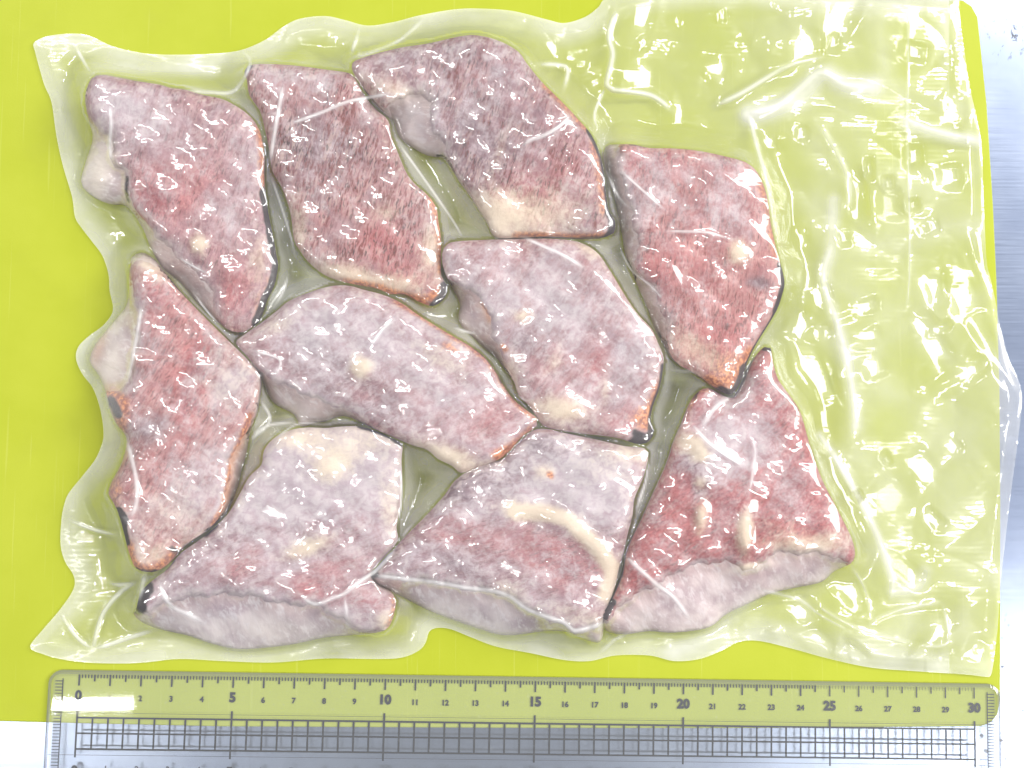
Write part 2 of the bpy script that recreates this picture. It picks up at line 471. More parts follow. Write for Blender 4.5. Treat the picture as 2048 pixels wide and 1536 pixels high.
F.append(dict(T=.0175, ang=78, red=.18, grey=.34, streak=1.0, frost=.45,
 S=[(489,143),(500,131),(519,128),(560,129),(598,132),(650,139),(700,147),(715,164),(729,191),(752,219),(776,241),(783,273),(797,308),(811,342),(828,366),(855,390),(872,414),(877,444),(882,479),(882,518),(883,552),(895,573),(890,595),(866,612),(835,602),(811,589),(780,588),(753,577),(701,567),(670,559),(643,546),(615,522),(598,498),(588,479),(581,427),(564,376),(545,342),(540,308),(533,273),(520,222),(499,191),(494,161)],
 blobs=[('frost',640,395,60,30,0,.5),('grey',660,290,110,50,10,.35),('red',560,170,60,30,0,.25),('frost',650,520,50,30,20,.5),('red',800,560,70,50,0,.45),('cream',770,425,30,20,0,.5),('red',760,480,55,35,0,.6),('cream',700,550,70,22,15,.8),('cream',800,570,50,25,0,.6),('cream',860,500,22,50,0,.6),('grey',600,300,60,80,0,.3),('frost',600,165,110,30,0,.8),('cream',600,450,16,60,0,.4)],
 lines=[('orange',[(690,566),(753,575),(790,588),(830,598)],9,.9),('orange',[(860,390),(878,450),(882,540)],8,.8),('dark',[(872,612),(890,592),(893,574)],11,1.3),('dark',[(489,143),(500,131)],5,1),('orange',[(850,605),(875,585)],10,.9),('dark',[(781,250),(784,268)],4,.5)],
 label='brownish fish piece with fine streaks and orange lower rim, top row second from left'))
F.append(dict(T=.0195, ang=72, red=.15, grey=.42, streak=.9, frost=.62,
 S=[(705,126),(729,114),(797,96),(855,87),(923,72),(958,71),(999,82),(1036,103),(1053,126),(1081,161),(1108,188),(1135,215),(1163,246),(1183,270),(1200,308),(1207,342),(1211,376),(1217,420),(1230,441),(1228,466),(1214,473),(1163,475),(1094,473),(1036,475),(992,473),(975,441),(961,420),(951,403),(940,390),(922,369),(903,338),(886,316),(855,311),(828,297),(800,275),(787,241),(771,224),(753,204),(731,180),(717,163),(706,144)],
 P=[(705,126),(729,114),(797,96),(855,87),(923,72),(958,71),(999,82),(1036,103),(1053,126),(1081,161),(1108,188),(1135,215),(1163,246),(1183,270),(1200,308),(1207,342),(1211,376),(1217,420),(1230,441),(1228,466),(1214,473),(1163,475),(1094,473),(1036,475),(992,473),(975,441),(961,420),(951,403),(930,372),(910,342),(889,297),(865,260),(858,226),(866,205),(840,192),(800,197),(772,216),(753,204),(731,180),(717,163),(706,144)],
 blobs=[('grey',960,330,60,90,20,.35),('red',1150,330,50,60,30,.35),('frost',1000,130,60,40,0,.5),('cream',1000,430,60,50,0,.9),('cream',1110,420,70,50,0,.55),('red',1060,390,100,60,0,.5),('grey',920,250,60,60,0,.3),('grey',880,110,110,28,-8,.35),('cream',790,180,60,25,20,.5),('cream',1000,300,12,60,20,.4),('frost',900,190,150,60,0,.4)],
 lines=[('orange',[(1090,170),(1135,215),(1175,258)],7,.8),('dark',[(1175,258),(1198,305),(1208,350),(1212,385),(1218,420)],4,.9),('orange',[(1185,290),(1202,360),(1208,420)],9,.7),('dark',[(1223,425),(1230,445),(1226,468)],10,1.5),('orange',[(1214,470),(1163,473),(1094,470),(1030,470)],6,.8),('dark',[(1214,473),(1163,476)],3,.7)],
 label='large purple grey fish piece with black lower right corner, topmost in the bag'))
F.append(dict(T=.0185, ang=80, red=.42, grey=.1, streak=.7, frost=.62,
 S=[(1211,294),(1231,289),(1265,289),(1299,296),(1347,297),(1399,302),(1451,313),(1492,325),(1515,345),(1529,376),(1536,403),(1541,444),(1553,500),(1563,535),(1569,566),(1563,594),(1553,621),(1533,655),(1512,689),(1495,723),(1485,754),(1464,788),(1440,781),(1416,764),(1389,746),(1348,722),(1322,680),(1306,648),(1298,625),(1282,587),(1264,545),(1250,508),(1245,475),(1232,410),(1218,359),(1209,325)],
 P=[(1240,296),(1265,290),(1299,296),(1347,297),(1399,302),(1451,313),(1492,325),(1515,345),(1529,376),(1536,403),(1541,444),(1553,500),(1563,535),(1569,566),(1563,594),(1553,621),(1533,655),(1512,689),(1495,723),(1485,754),(1464,788),(1440,781),(1416,764),(1389,746),(1350,722),(1335,690),(1330,655),(1316,600),(1299,565),(1268,532),(1278,500),(1270,460),(1256,405),(1240,345)],
 blobs=[('red',1300,320,70,30,0,.5),('frost',1300,400,60,60,0,.7),('frost',1450,420,60,60,0,.6),('red',1330,540,60,40,0,.4),('red',1430,690,70,40,-30,.4),('cream',1478,505,20,22,0,1.3),('cream',1400,700,70,30,30,.6),('orange',1455,740,32,40,20,.8),('frost',1380,340,140,40,8,.5),('grey',1520,565,30,14,0,.8),('grey',1350,580,60,60,0,.35),('red',1450,400,70,70,0,.25)],
 lines=[('orange',[(1520,360),(1535,410),(1543,460),(1555,510)],9,.7),('dark',[(1560,530),(1568,560),(1562,592),(1553,621)],5,1.2),('dark',[(1553,621),(1533,655),(1512,689),(1495,723),(1485,752)],3,.9),('dark',[(1488,738),(1480,765),(1464,786),(1440,780)],6,1.3),('orange',[(1416,762),(1450,775),(1478,745),(1500,705)],9,.9)],
 label='pink speckled fish piece pointing down to an orange brown tip, top right of the pieces'))
F.append(dict(T=.0200, ang=60, red=.30, grey=.12, streak=.6, frost=.85,
 S=[(263,515),(284,505),(308,518),(325,539),(342,559),(376,600),(410,635),(444,669),(472,696),(499,723),(516,744),(520,764),(516,799),(509,833),(500,867),(492,911),(482,946),(475,975),(455,1024),(434,1046),(410,1064),(379,1084),(359,1103),(338,1127),(314,1142),(294,1144),(273,1137),(263,1120),(253,1086),(246,1058),(236,1024),(226,1004),(217,987),(222,966),(239,935),(249,908),(253,876),(232,846),(220,819),(212,785),(198,751),(183,730),(181,713),(191,689),(212,662),(232,638),(253,611),(258,580),(258,553),(261,532)],
 P=[(264,530),(284,520),(308,530),(330,552),(376,600),(410,635),(444,669),(472,696),(499,723),(516,744),(520,764),(516,799),(509,833),(492,867),(478,887),(464,915),(456,963),(448,1011),(432,1043),(410,1063),(379,1083),(359,1103),(338,1127),(314,1142),(294,1144),(273,1137),(263,1120),(253,1086),(246,1058),(236,1024),(226,1004),(217,987),(224,966),(241,935),(251,908),(255,876),(234,846),(222,819),(214,786),(252,770),(270,689),(274,628),(267,587),(264,553)],
 blobs=[('red',385,770,26,90,12,.6),('red',300,590,50,40,30,.4),('frost',460,770,50,60,0,.9),('frost',390,990,70,70,0,.9),('grey',290,860,60,24,0,.4),('cream',300,535,30,20,40,.7),('cream',225,730,34,50,20,.8),('orange',196,690,14,50,15,.6),('cream',340,1020,80,60,0,.35),('cream',440,760,60,60,0,.3),('red',380,740,40,90,0,.3),('red',310,610,50,50,0,.3),('cream',300,1110,40,25,0,.5),('orange',235,980,18,30,0,.6),('orange',420,650,60,10,45,.4),('red',330,960,40,60,0,.3),('grey',300,850,60,30,0,.3)],
 lines=[('dark',[(222,800),(232,816),(236,828)],9,1.0),('orange',[(216,788),(240,800),(246,820),(240,850)],12,.9),('dark',[(236,1022),(246,1056),(254,1086)],5,1.2),('dark',[(238,1028),(250,1040)],7,1.0),('dark',[(270,1136),(294,1143),(318,1140)],3,.8),('orange',[(258,1090),(268,1125),(294,1138),(330,1125),(352,1100)],9,.8),('dark',[(345,1098),(356,1104)],7,.8),('orange',[(500,830),(480,885),(464,920),(457,965),(447,1012),(425,1048)],6,.9)],
 label='long pink fish piece with bare white belly at the left edge of the bag'))
F.append(dict(T=.0200, ang=30, red=.14, grey=.2, streak=.35, frost=1.05,
 S=[(472,686),(489,669),(523,645),(554,621),(581,600),(632,580),(670,571),(700,572),(730,580),(770,591),(804,607),(838,631),(872,652),(900,669),(941,693),(968,713),(990,741),(1007,771),(1027,799),(1051,819),(1073,836),(1074,851),(1043,874),(1023,898),(999,918),(971,929),(944,939),(922,946),(903,931),(876,918),(855,900),(824,890),(797,879),(770,867),(732,850),(701,835),(677,833),(650,843),(629,845),(602,853),(588,829),(547,805),(526,764),(506,730),(495,713)],
 P=[(472,686),(489,669),(523,645),(554,621),(581,600),(632,580),(670,571),(700,572),(730,580),(770,591),(804,607),(838,631),(872,652),(900,669),(941,693),(968,713),(990,741),(1007,771),(1027,799),(1051,819),(1073,836),(1074,851),(1043,874),(1023,898),(999,918),(971,929),(944,939),(922,946),(903,931),(876,918),(855,900),(824,890),(797,879),(770,867),(732,848),(701,825),(667,809),(632,799),(581,778),(543,758),(510,732),(495,713)],
 blobs=[('grey',640,690,90,50,30,.4),('frost',790,700,120,60,25,.6),('red',700,800,40,40,0,.3),('grey',760,830,70,20,15,.3),('cream',722,735,22,22,0,1.3),('cream',900,915,60,25,20,.9),('orange',1000,908,22,14,0,.75),('grey',660,760,80,40,20,.45),('grey',780,800,60,30,40,.3),('cream',880,720,60,25,30,.5),('red',830,830,40,40,0,.3),('red',990,850,70,60,0,.5),('frost',620,700,70,50,0,.5),('frost',900,800,90,60,30,.4),('cream',560,650,40,15,-25,.4),('frost',650,640,90,40,0,.8),('grey',590,690,40,30,0,.3)],
 lines=[('orange',[(790,601),(838,631),(900,669),(941,693),(990,741),(1027,799),(1073,840)],5,.8),('dark',[(945,694),(970,715),(990,741),(1003,765)],2.5,.7),('orange',[(1060,860),(1030,888),(1000,915)],8,.8),('orange',[(890,690),(910,702)],8,.7)],
 label='frosted mauve fish piece with a cream spot, lying slanted in the middle of the bag'))
F.append(dict(T=.0185, ang=50, red=.18, grey=.14, streak=.35, frost=1.0,
 S=[(884,508),(896,488),(923,482),(992,479),(1060,477),(1129,479),(1170,489),(1197,508),(1214,532),(1231,559),(1252,594),(1275,628),(1303,658),(1316,686),(1327,717),(1323,758),(1316,785),(1306,812),(1301,840),(1308,862),(1299,882),(1275,888),(1231,875),(1163,867),(1101,857),(1080,845),(1061,814),(1038,792),(1028,763),(1011,741),(994,717),(977,703),(961,689),(945,672),(923,652),(917,631),(920,607),(905,576),(889,542)],
 P=[(884,508),(896,488),(923,482),(992,479),(1060,477),(1129,479),(1170,489),(1197,508),(1214,532),(1231,559),(1252,594),(1275,628),(1303,658),(1316,686),(1327,717),(1323,758),(1316,785),(1306,812),(1301,840),(1308,862),(1299,882),(1275,888),(1231,875),(1163,867),(1101,857),(1080,845),(1061,814),(1038,792),(1028,763),(1014,738),(1000,705),(988,672),(978,635),(958,600),(923,570),(892,553)],
 blobs=[('frost',1120,600,110,60,20,.7),('red',960,510,60,20,0,.3),('grey',1090,660,60,60,0,.35),('frost',1270,700,40,60,0,.6),('red',1130,800,20,40,0,.4),('cream',1125,818,48,24,5,1.1),('cream',1045,632,22,14,0,.9),('cream',1010,760,25,50,20,.5),('grey',1045,680,30,40,0,.5),('grey',1240,720,60,70,0,.3),('orange',1275,835,22,25,0,.7),('red',1190,740,25,70,10,.5),('red',1250,840,30,30,0,.6),('grey',940,520,50,25,0,.45),('cream',1210,780,12,40,0,.5),('cream',1110,720,15,35,20,.5),('cream',1180,500,30,15,30,.5),('frost',1000,600,60,60,0,.4),('frost',1220,780,60,60,0,.5)],
 lines=[('dark',[(1326,730),(1322,765),(1314,790),(1305,815),(1301,838)],4,1.0),('orange',[(1318,770),(1303,815),(1296,850)],11,.8),('dark',[(1306,850),(1306,872),(1295,884),(1265,887)],7,1.3),('dark',[(1270,865),(1285,872)],8,.8),('orange',[(1225,545),(1252,590),(1285,635),(1318,685)],4,.5),('orange',[(965,610),(980,640)],4,.8),('orange',[(1006,694),(1010,700)],6,1.0)],
 label='pale fish piece with cream fat patch and dark lower right corner, beside the middle piece'))
F.append(dict(T=.0185, ang=20, red=.08, grey=.3, streak=.4, frost=1.15,
 S=[(273,1216),(280,1188),(294,1170),(314,1154),(335,1138),(361,1107),(412,1070),(457,1026),(480,987),(499,953),(523,929),(528,901),(547,877),(581,860),(615,855),(650,856),(684,853),(718,853),(753,862),(780,874),(804,888),(803,918),(804,970),(800,1014),(793,1055),(795,1082),(765,1117),(742,1147),(755,1172),(788,1192),(790,1219),(778,1253),(759,1264),(718,1269),(650,1275),(581,1289),(485,1298),(427,1288),(376,1271),(318,1258),(284,1244),(267,1228)],
 P=[(276,1216),(282,1188),(294,1170),(314,1154),(335,1138),(361,1107),(412,1070),(457,1026),(480,987),(499,953),(523,929),(528,901),(547,877),(581,860),(615,855),(650,856),(684,853),(718,853),(753,862),(780,874),(804,888),(803,918),(804,970),(800,1014),(793,1055),(795,1082),(765,1117),(742,1147),(755,1172),(788,1192),(790,1219),(778,1253),(759,1262),(720,1258),(692,1243),(660,1228),(632,1213),(581,1209),(513,1196),(450,1190),(400,1192),(340,1206),(300,1222)],
 blobs=[('frost',650,930,150,80,0,1.1),('frost',560,1000,90,60,-40,.7),('grey',470,1060,60,40,-30,.4),('red',430,1140,70,30,-25,.4),('red',640,1190,80,25,5,.5),('cream',660,932,42,32,0,1.0),('cream',600,880,50,20,0,.7),('cream',615,1095,50,18,-20,1.0),('cream',720,890,60,30,0,.5),('grey',600,980,90,50,0,.3),('frost',690,950,100,90,0,.6),('red',660,1140,90,40,-15,.55),('red',500,1110,70,40,-30,.35),('grey',380,1160,50,30,0,.3),('red',740,1210,40,30,0,.7),('cream',770,1240,20,20,0,.6),('grey',500,1230,160,30,5,.15),('cream',560,1260,90,25,0,.3),('red',500,1030,14,14,0,.6),('cream',775,1000,20,60,0,.5)],
 lines=[('dark',[(722,852),(753,860),(780,872),(804,888)],5,1.1),('dark',[(292,1175),(282,1195),(278,1215)],13,1.3),('orange',[(786,1195),(790,1219),(778,1250)],7,.7),('dark',[(430,1050),(412,1068)],6,.9),('dark',[(360,1108),(335,1138)],3,.6),('orange',[(271,1226),(276,1216)],6,.6)],
 label='grey cream fish piece with black left corner, bottom left, long cut side facing down'))
F.append(dict(T=.0195, ang=15, red=.14, grey=.42, streak=.45, frost=.95,
 S=[(739,1154),(753,1144),(773,1120),(800,1084),(831,1052),(855,1028),(889,990),(910,961),(944,938),(978,926),(1007,917),(1028,896),(1064,862),(1094,858),(1129,866),(1197,880),(1248,892),(1289,897),(1296,915),(1286,956),(1269,997),(1265,1031),(1255,1069),(1248,1103),(1238,1137),(1231,1171),(1217,1209),(1209,1240),(1200,1284),(1160,1275),(1135,1264),(1094,1262),(1012,1270),(958,1257),(889,1233),(848,1216),(794,1188),(753,1170)],
 P=[(739,1154),(753,1144),(773,1120),(800,1084),(831,1052),(855,1028),(889,990),(910,961),(944,938),(978,926),(1007,917),(1028,896),(1064,862),(1094,858),(1129,866),(1197,880),(1248,892),(1289,897),(1296,915),(1286,956),(1269,997),(1265,1031),(1255,1069),(1248,1103),(1238,1137),(1231,1171),(1217,1209),(1206,1238),(1183,1258),(1146,1262),(1129,1250),(1077,1229),(1026,1202),(992,1187),(923,1176),(855,1163),(787,1156)],
 blobs=[('frost',1160,960,130,60,10,1.0),('frost',1000,1010,110,30,-20,.6),('grey',950,970,70,24,-25,.7),('grey',1090,890,50,16,10,.5),('red',1130,1110,100,45,15,.4),('red',890,1070,60,50,-40,.45),('frost',960,1130,120,24,8,.5),('orange',1100,950,10,7,40,1.2),('cream',1088,944,22,16,0,.8),('grey',980,960,60,40,-20,.5),('frost',1180,980,90,70,0,.6),('cream',1210,940,60,40,0,.3),('grey',1130,910,90,40,10,.3),('red',1120,1130,90,50,20,.6),('red',960,1090,70,50,0,.35),('grey',900,1120,80,30,10,.4),('red',1275,960,22,60,10,.6),('cream',1260,910,40,14,10,.5),('cream',1020,1180,40,30,0,.4),('cream',1160,1230,60,20,15,.4),('cream',1000,1010,40,20,0,.3),('orange',1262,1010,7,40,5,.4)],
 lines=[('cream',[(1030,1022),(1080,1026),(1130,1036),(1160,1062),(1190,1092),(1212,1120),(1226,1150),(1214,1185)],17,1.4),('dark',[(739,1154),(752,1150)],6,.9),('dark',[(1266,1035),(1258,1045)],4,.6),('orange',[(1064,862),(1110,862)],4,.5)],
 bumps=[([(1030,1022),(1080,1026),(1130,1036),(1160,1062),(1190,1092),(1212,1120),(1226,1150)],20,.0014)],
 label='grey fish piece with a raised cream crescent, middle of the bottom row'))
F.append(dict(T=.0185, ang=35, red=.95, grey=.05, streak=.5, frost=.6,
 S=[(1529,694),(1541,696),(1546,723),(1556,758),(1580,792),(1601,826),(1621,894),(1645,961),(1676,1021),(1703,1076),(1710,1110),(1700,1128),(1669,1142),(1642,1164),(1587,1176),(1539,1188),(1485,1212),(1451,1229),(1416,1255),(1348,1265),(1299,1262),(1250,1268),(1214,1262),(1203,1235),(1225,1198),(1245,1151),(1252,1110),(1262,1082),(1282,1041),(1306,987),(1334,925),(1348,882),(1365,843),(1382,801),(1396,784),(1416,776),(1444,790),(1468,795),(1488,764),(1502,730),(1516,706)],
 P=[(1529,694),(1541,696),(1546,723),(1556,758),(1580,792),(1601,826),(1621,894),(1645,961),(1676,1021),(1703,1076),(1710,1110),(1698,1126),(1676,1119),(1649,1110),(1621,1106),(1546,1108),(1533,1123),(1502,1139),(1451,1124),(1382,1134),(1348,1148),(1300,1176),(1250,1206),(1216,1240),(1203,1235),(1225,1198),(1245,1151),(1252,1110),(1262,1082),(1282,1041),(1306,987),(1334,925),(1348,882),(1365,843),(1382,801),(1396,784),(1416,776),(1444,790),(1468,795),(1488,764),(1502,730),(1516,706)],
 blobs=[('frost',1440,880,60,40,0,.8),('grey',1410,940,40,50,0,.6),('cream',1380,885,26,18,0,1.2),('cream',1402,908,18,16,0,1.2),('cream',1402,1035,14,35,10,1.0),('cream',1490,1062,15,42,5,1.3),('cream',1400,965,14,14,0,.7),('cream',1660,1080,30,20,0,.5),('cream',1500,1135,40,8,-10,.9),('grey',1390,920,40,20,0,.7),('grey',1400,980,20,30,0,.5),('frost',1470,870,80,60,0,.8),('grey',1430,800,30,25,0,.4),('grey',1330,1100,60,30,-25,.4),('grey',1290,1010,26,110,22,.5),('frost',1500,800,60,60,0,.5),('frost',1580,960,40,90,-20,.35),('frost',1480,950,70,90,0,.45),('cream',1600,1090,70,16,0,.5),('cream',1580,1070,60,25,20,.4)],
 lines=[('dark',[(1529,694),(1541,698)],6,1.1),('dark',[(1224,1205),(1208,1236)],6,1.2),('dark',[(1396,784),(1386,800)],4,.7),('orange',[(1380,815),(1396,785),(1418,778)],5,.7),('dark',[(1250,1112),(1244,1150)],4,.6)],
 bumps=[([(1488,1030),(1491,1090)],16,.0011),([(1400,1015),(1404,1055)],14,.0007)],
 label='deep red triangular fish piece with white spots, bottom right of the pieces'))

WARM = [.42, .75, .58, .88, .82, .5, .6, .36, .38, .9]
for i, f in enumerate(F):
    f['S'] = smooth_poly(f['S'], 8)
    f['P'] = smooth_poly(f.get('P'), 8) if f.get('P') else f['S']
    f['i'] = i
    if f['P'] is not f['S']:                     # ragged cut line where the skin stops short of the outline
        dd = seg_dist(f['P'], f['S']); n = len(f['P'])
        k = np.arange(n)
        wob = 3.2 * np.sin(k * 0.9 + i) + 2.4 * np.sin(k * 2.3 + 2 * i) + 1.6 * np.sin(k * 0.37)
        tg = np.roll(f['P'], -1, 0) - np.roll(f['P'], 1, 0)
        tg = tg / (np.hypot(tg[:, 0], tg[:, 1])[:, None] + 1e-6)
        f['P'] = f['P'] + np.stack([-tg[:, 1], tg[:, 0]], 1) * (wob * np.clip((dd - 6) / 14, 0, 1))[:, None]


def piece_height(f, Q):
    """height in metres above the board of a fish piece at photo points Q (inside S)"""
    dS = seg_dist(Q, f['S']); dP = seg_dist(Q, f['P'])
    inP = inside(Q, f['P']) | (dP < 1.0)
    e0 = 0.76; w = 46.0
    i = f['i']
    T = 0.74 * f['T'] * (1 + 0.07 * np.sin(Q[:, 0] / 47 + i * 1.7) * np.cos(Q[:, 1] / 58 + i)
                  + 0.035 * np.sin(Q[:, 0] / 19 + Q[:, 1] / 27 + i * 2.1) + 0.02 * np.sin(Q[:, 1] / 11 - Q[:, 0] / 16 + i))
    q = np.clip(dP / w, 0, 1)
    hs = T * (e0 + (1 - e0) * np.sqrt(1 - (1 - q) ** 2))
    t = dS / (dS + dP + 1e-6)
    hf = T * (0.14 + (e0 - 0.14) * t ** 0.75)
    h = np.where(inP, hs, hf)
    for b in f['blobs']:
        if b[0] == 'cream' and b[6] >= .9 and max(b[3], b[4]) < 60:
            c, s = math.cos(math.radians(b[5])), math.sin(math.radians(b[5]))
            dx, dy = Q[:, 0] - b[1], Q[:, 1] - b[2]
            r2 = ((dx * c + dy * s) / b[3]) ** 2 + ((-dx * s + dy * c) / b[4]) ** 2
            h = h + 0.0010 * np.exp(-r2 * 1.2)
    for ln, wd, hh in f.get('bumps', []):
        h = h + hh * np.exp(-(seg_dist(Q, ln, False) / wd) ** 2)
    return h


def piece_masks(f, Q):
    ch = {k: np.full(len(Q), v) for k, v in dict(red=f['red'], cream=0., dark=0., orange=0., grey=f['grey'], streak=f['streak'], frost=f['frost']).items()}
    for kind, x, y, rx, ry, rot, s in f['blobs']:
        c, sn = math.cos(math.radians(rot)), math.sin(math.radians(rot))
        dx, dy = Q[:, 0] - x, Q[:, 1] - y
        r2 = ((dx * c + dy * sn) / rx) ** 2 + ((-dx * sn + dy * c) / ry) ** 2
        ch[kind] += s * np.exp(-r2 * 0.9)
    dS = seg_dist(Q, f['S']); dP = seg_dist(Q, f['P'])
    ch['cream'] += 0.22 * np.exp(-(dS / 9) ** 2) + 0.13 * np.exp(-(dS / 40) ** 2)
    cut = np.exp(-(dP / 16) ** 2) * np.clip((dS - 6) / 14, 0, 1)
    ch['frost'] += 0.8 * cut; ch['cream'] += 0.2 * cut
    ch['streak'] = np.where(inside(Q, f['P']), ch['streak'], np.exp(-(dP / 24) ** 2))
    for kind, pl, w, s in f['lines']:
        w = w * (1.25 if kind == 'dark' and w > 7.5 else dict(dark=1.5, orange=1.5).get(kind, 1.0))
        ch[kind] += s * np.exp(-(seg_dist(Q, smooth_poly(pl, 8, False), False) / w) ** 2)
    return ch


def build_piece(f):
    S, P = f['S'], f['P']
    lo, hi = S.min(0), S.max(0)
    st = 5.2
    gx, gy = np.meshgrid(np.arange(lo[0], hi[0], st), np.arange(lo[1], hi[1], st))
    gx = gx + (np.arange(gx.shape[0]) % 2)[:, None] * st / 2
    G = np.stack([gx.ravel(), gy.ravel()], 1)
    G = G[inside(G, S)]
    G = G[(seg_dist(G, S) > 2.5) & (seg_dist(G, P) > 2.0)]
    pts = [Vector(p) for p in S]; ed = [(a, (a + 1) % len(S)) for a in range(len(S))]
    if P is not S:
        # only the stretch of the skin line that leaves the outline
        dd = seg_dist(P, S); n0 = len(pts)
        pts += [Vector(p) for p in P]
        ed += [(n0 + a, n0 + (a + 1) % len(P)) for a in range(len(P)) if max(dd[a], dd[(a + 1) % len(P)]) > 1.5]
    pts += [Vector(p) for p in G]
    v, e, fc, *_ = delaunay_2d_cdt(pts, ed, [], 1, 0.6)
    V = np.array([[p.x, p.y] for p in v])
    T3 = np.array([t for t in fc if len(t) == 3])
    cen = V[T3].mean(1)
    ok = inside(cen, S)
    T3, cen = T3[ok], cen[ok]
    skinf = inside(cen, P) | ((seg_dist(cen, S) < 5) & (seg_dist(cen, P) < 5))
    h = piece_height(f, np.clip(V, lo, hi))
    W = unproj(V[:, 0], V[:, 1], h)
    a = W[T3[:, 1]] - W[T3[:, 0]]; b = W[T3[:, 2]] - W[T3[:, 0]]
    fl = (a[:, 0] * b[:, 1] - a[:, 1] * b[:, 0]) < 0
    T3[fl] = T3[fl][:, ::-1]
    # boundary edges for the wall and underside
    E = {}
    for t in T3:
        for q in range(3):
            x, y = int(t[q]), int(t[(q + 1) % 3])
            if (y, x) in E: del E[(y, x)]
            else: E[(x, y)] = 1
    ring = sorted({x for x, _ in E} | {y for _, y in E})
    c0 = W[:, :2].mean(0)
    n = len(W)
    low = W[ring].copy(); low[:, :2] = c0 + (low[:, :2] - c0) * 0.97; low[:, 2] = np.minimum(low[:, 2] * 0.45, .004)
    bot = W[ring].copy(); bot[:, :2] = c0 + (bot[:, :2] - c0) * 0.90; bot[:, 2] = 0.0009
    mid = np.array([[c0[0], c0[1], 0.0009]])
    WW = np.vstack([W, low, bot, mid])
    ix = {r: j for j, r in enumerate(ring)}
    nr = len(ring)
    wall = []
    for x, y in E:
        i1, j1 = n + ix[x], n + ix[y]; i2, j2 = n + nr + ix[x], n + nr + ix[y]
        wall += [(y, x, i1), (y, i1, j1), (j1, i1, i2), (j1, i2, j2), (j2, i2, n + 2 * nr)]
    m = piece_masks(f, np.vstack([V, V[ring], V[ring], [V.mean(0)]]))
    m['dark'][n:] *= 0.8
    ang = math.radians(f['ang'])
    xy = WW[:, :2] * 100
    fib = np.stack([xy[:, 0] * math.cos(ang) + xy[:, 1] * math.sin(ang) + f['i'] * 13.7,
                    -xy[:, 0] * math.sin(ang) + xy[:, 1] * math.cos(ang) + f['i'] * 5.3, WW[:, 2] * 100], 1)
    ma = np.stack([m['red'], m['cream'], m['dark'], m['orange']], 1)
    mb = np.stack([m['grey'], m['streak'], m['frost'], np.full(len(WW), WARM[f['i']])], 1)
    root = empty('fish_piece', (c0[0], c0[1], 0.0009))
    tag(root, f['label'], 'fish', 'frozen fish pieces sealed in the bag')
    for nm, faces, mt in (('skin', T3[skinf], M_SKIN), ('flesh', np.vstack([T3[~skinf].reshape(-1, 3), np.array(wall)]), M_FLESH)):
        used = np.unique(faces); re = np.full(len(WW), -1); re[used] = np.arange(len(used))
        me = mesh_np(nm, WW[used], re[faces])
        attr(me, 'fibre', fib[used]); attr(me, 'mask_a', ma[used]); attr(me, 'mask_b', mb[used])
        link(nm, me, mt, root)


for f in F:
    build_piece(f)

# ------------------------------------------------------------------ vacuum bag
BAG = [(68,85),(96,72),(147,67),(181,72),(222,91),(273,104),(325,109),(410,108),(478,101),(530,80),(564,55),(598,38),(649,32),(690,40),(735,51),(787,44),(838,31),(906,19),(958,17),(1026,22),(1094,39),(1129,46),(1170,34),(1197,14),(1215,-4),(1300,-22),(1500,-30),(1720,-20),(1912,-10),
 (1917,0),(1922,51),(1929,103),(1939,171),(1953,232),(1963,284),(1965,325),(1968,410),(1973,518),(1980,553),(1990,597),(2001,655),(2018,717),(2036,758),(2044,800),(2036,880),(2024,970),(2012,1070),(2001,1175),(1995,1260),(1984,1345),(1980,1354),
 (1929,1349),(1826,1342),(1741,1335),(1656,1317),(1587,1298),(1519,1282),(1478,1284),(1444,1301),(1399,1318),(1348,1322),(1299,1311),(1231,1311),(1180,1322),(1129,1320),(1060,1306),(992,1293),(941,1274),(900,1258),(872,1256),(858,1264),(852,1284),(838,1301),(804,1315),(753,1318),(650,1317),(547,1325),(444,1322),(359,1318),(290,1325),(239,1327),(171,1325),(120,1318),(85,1308),(60,1294),
 (85,1260),(120,1219),(147,1178),(147,1151),(130,1123),(121,1089),(123,1038),(128,1011),(137,987),(164,953),(191,918),(205,884),(207,868),(205,843),(198,809),(185,775),(164,747),(152,717),(157,693),(178,672),(205,652),(222,631),(226,614),(219,580),(217,549),(205,512),(185,484),(164,457),(150,434),(144,393),(126,332),(113,273),(103,205),(89,171),(79,137),(70,103)]
BAGP = smooth_poly(BAG, 6)
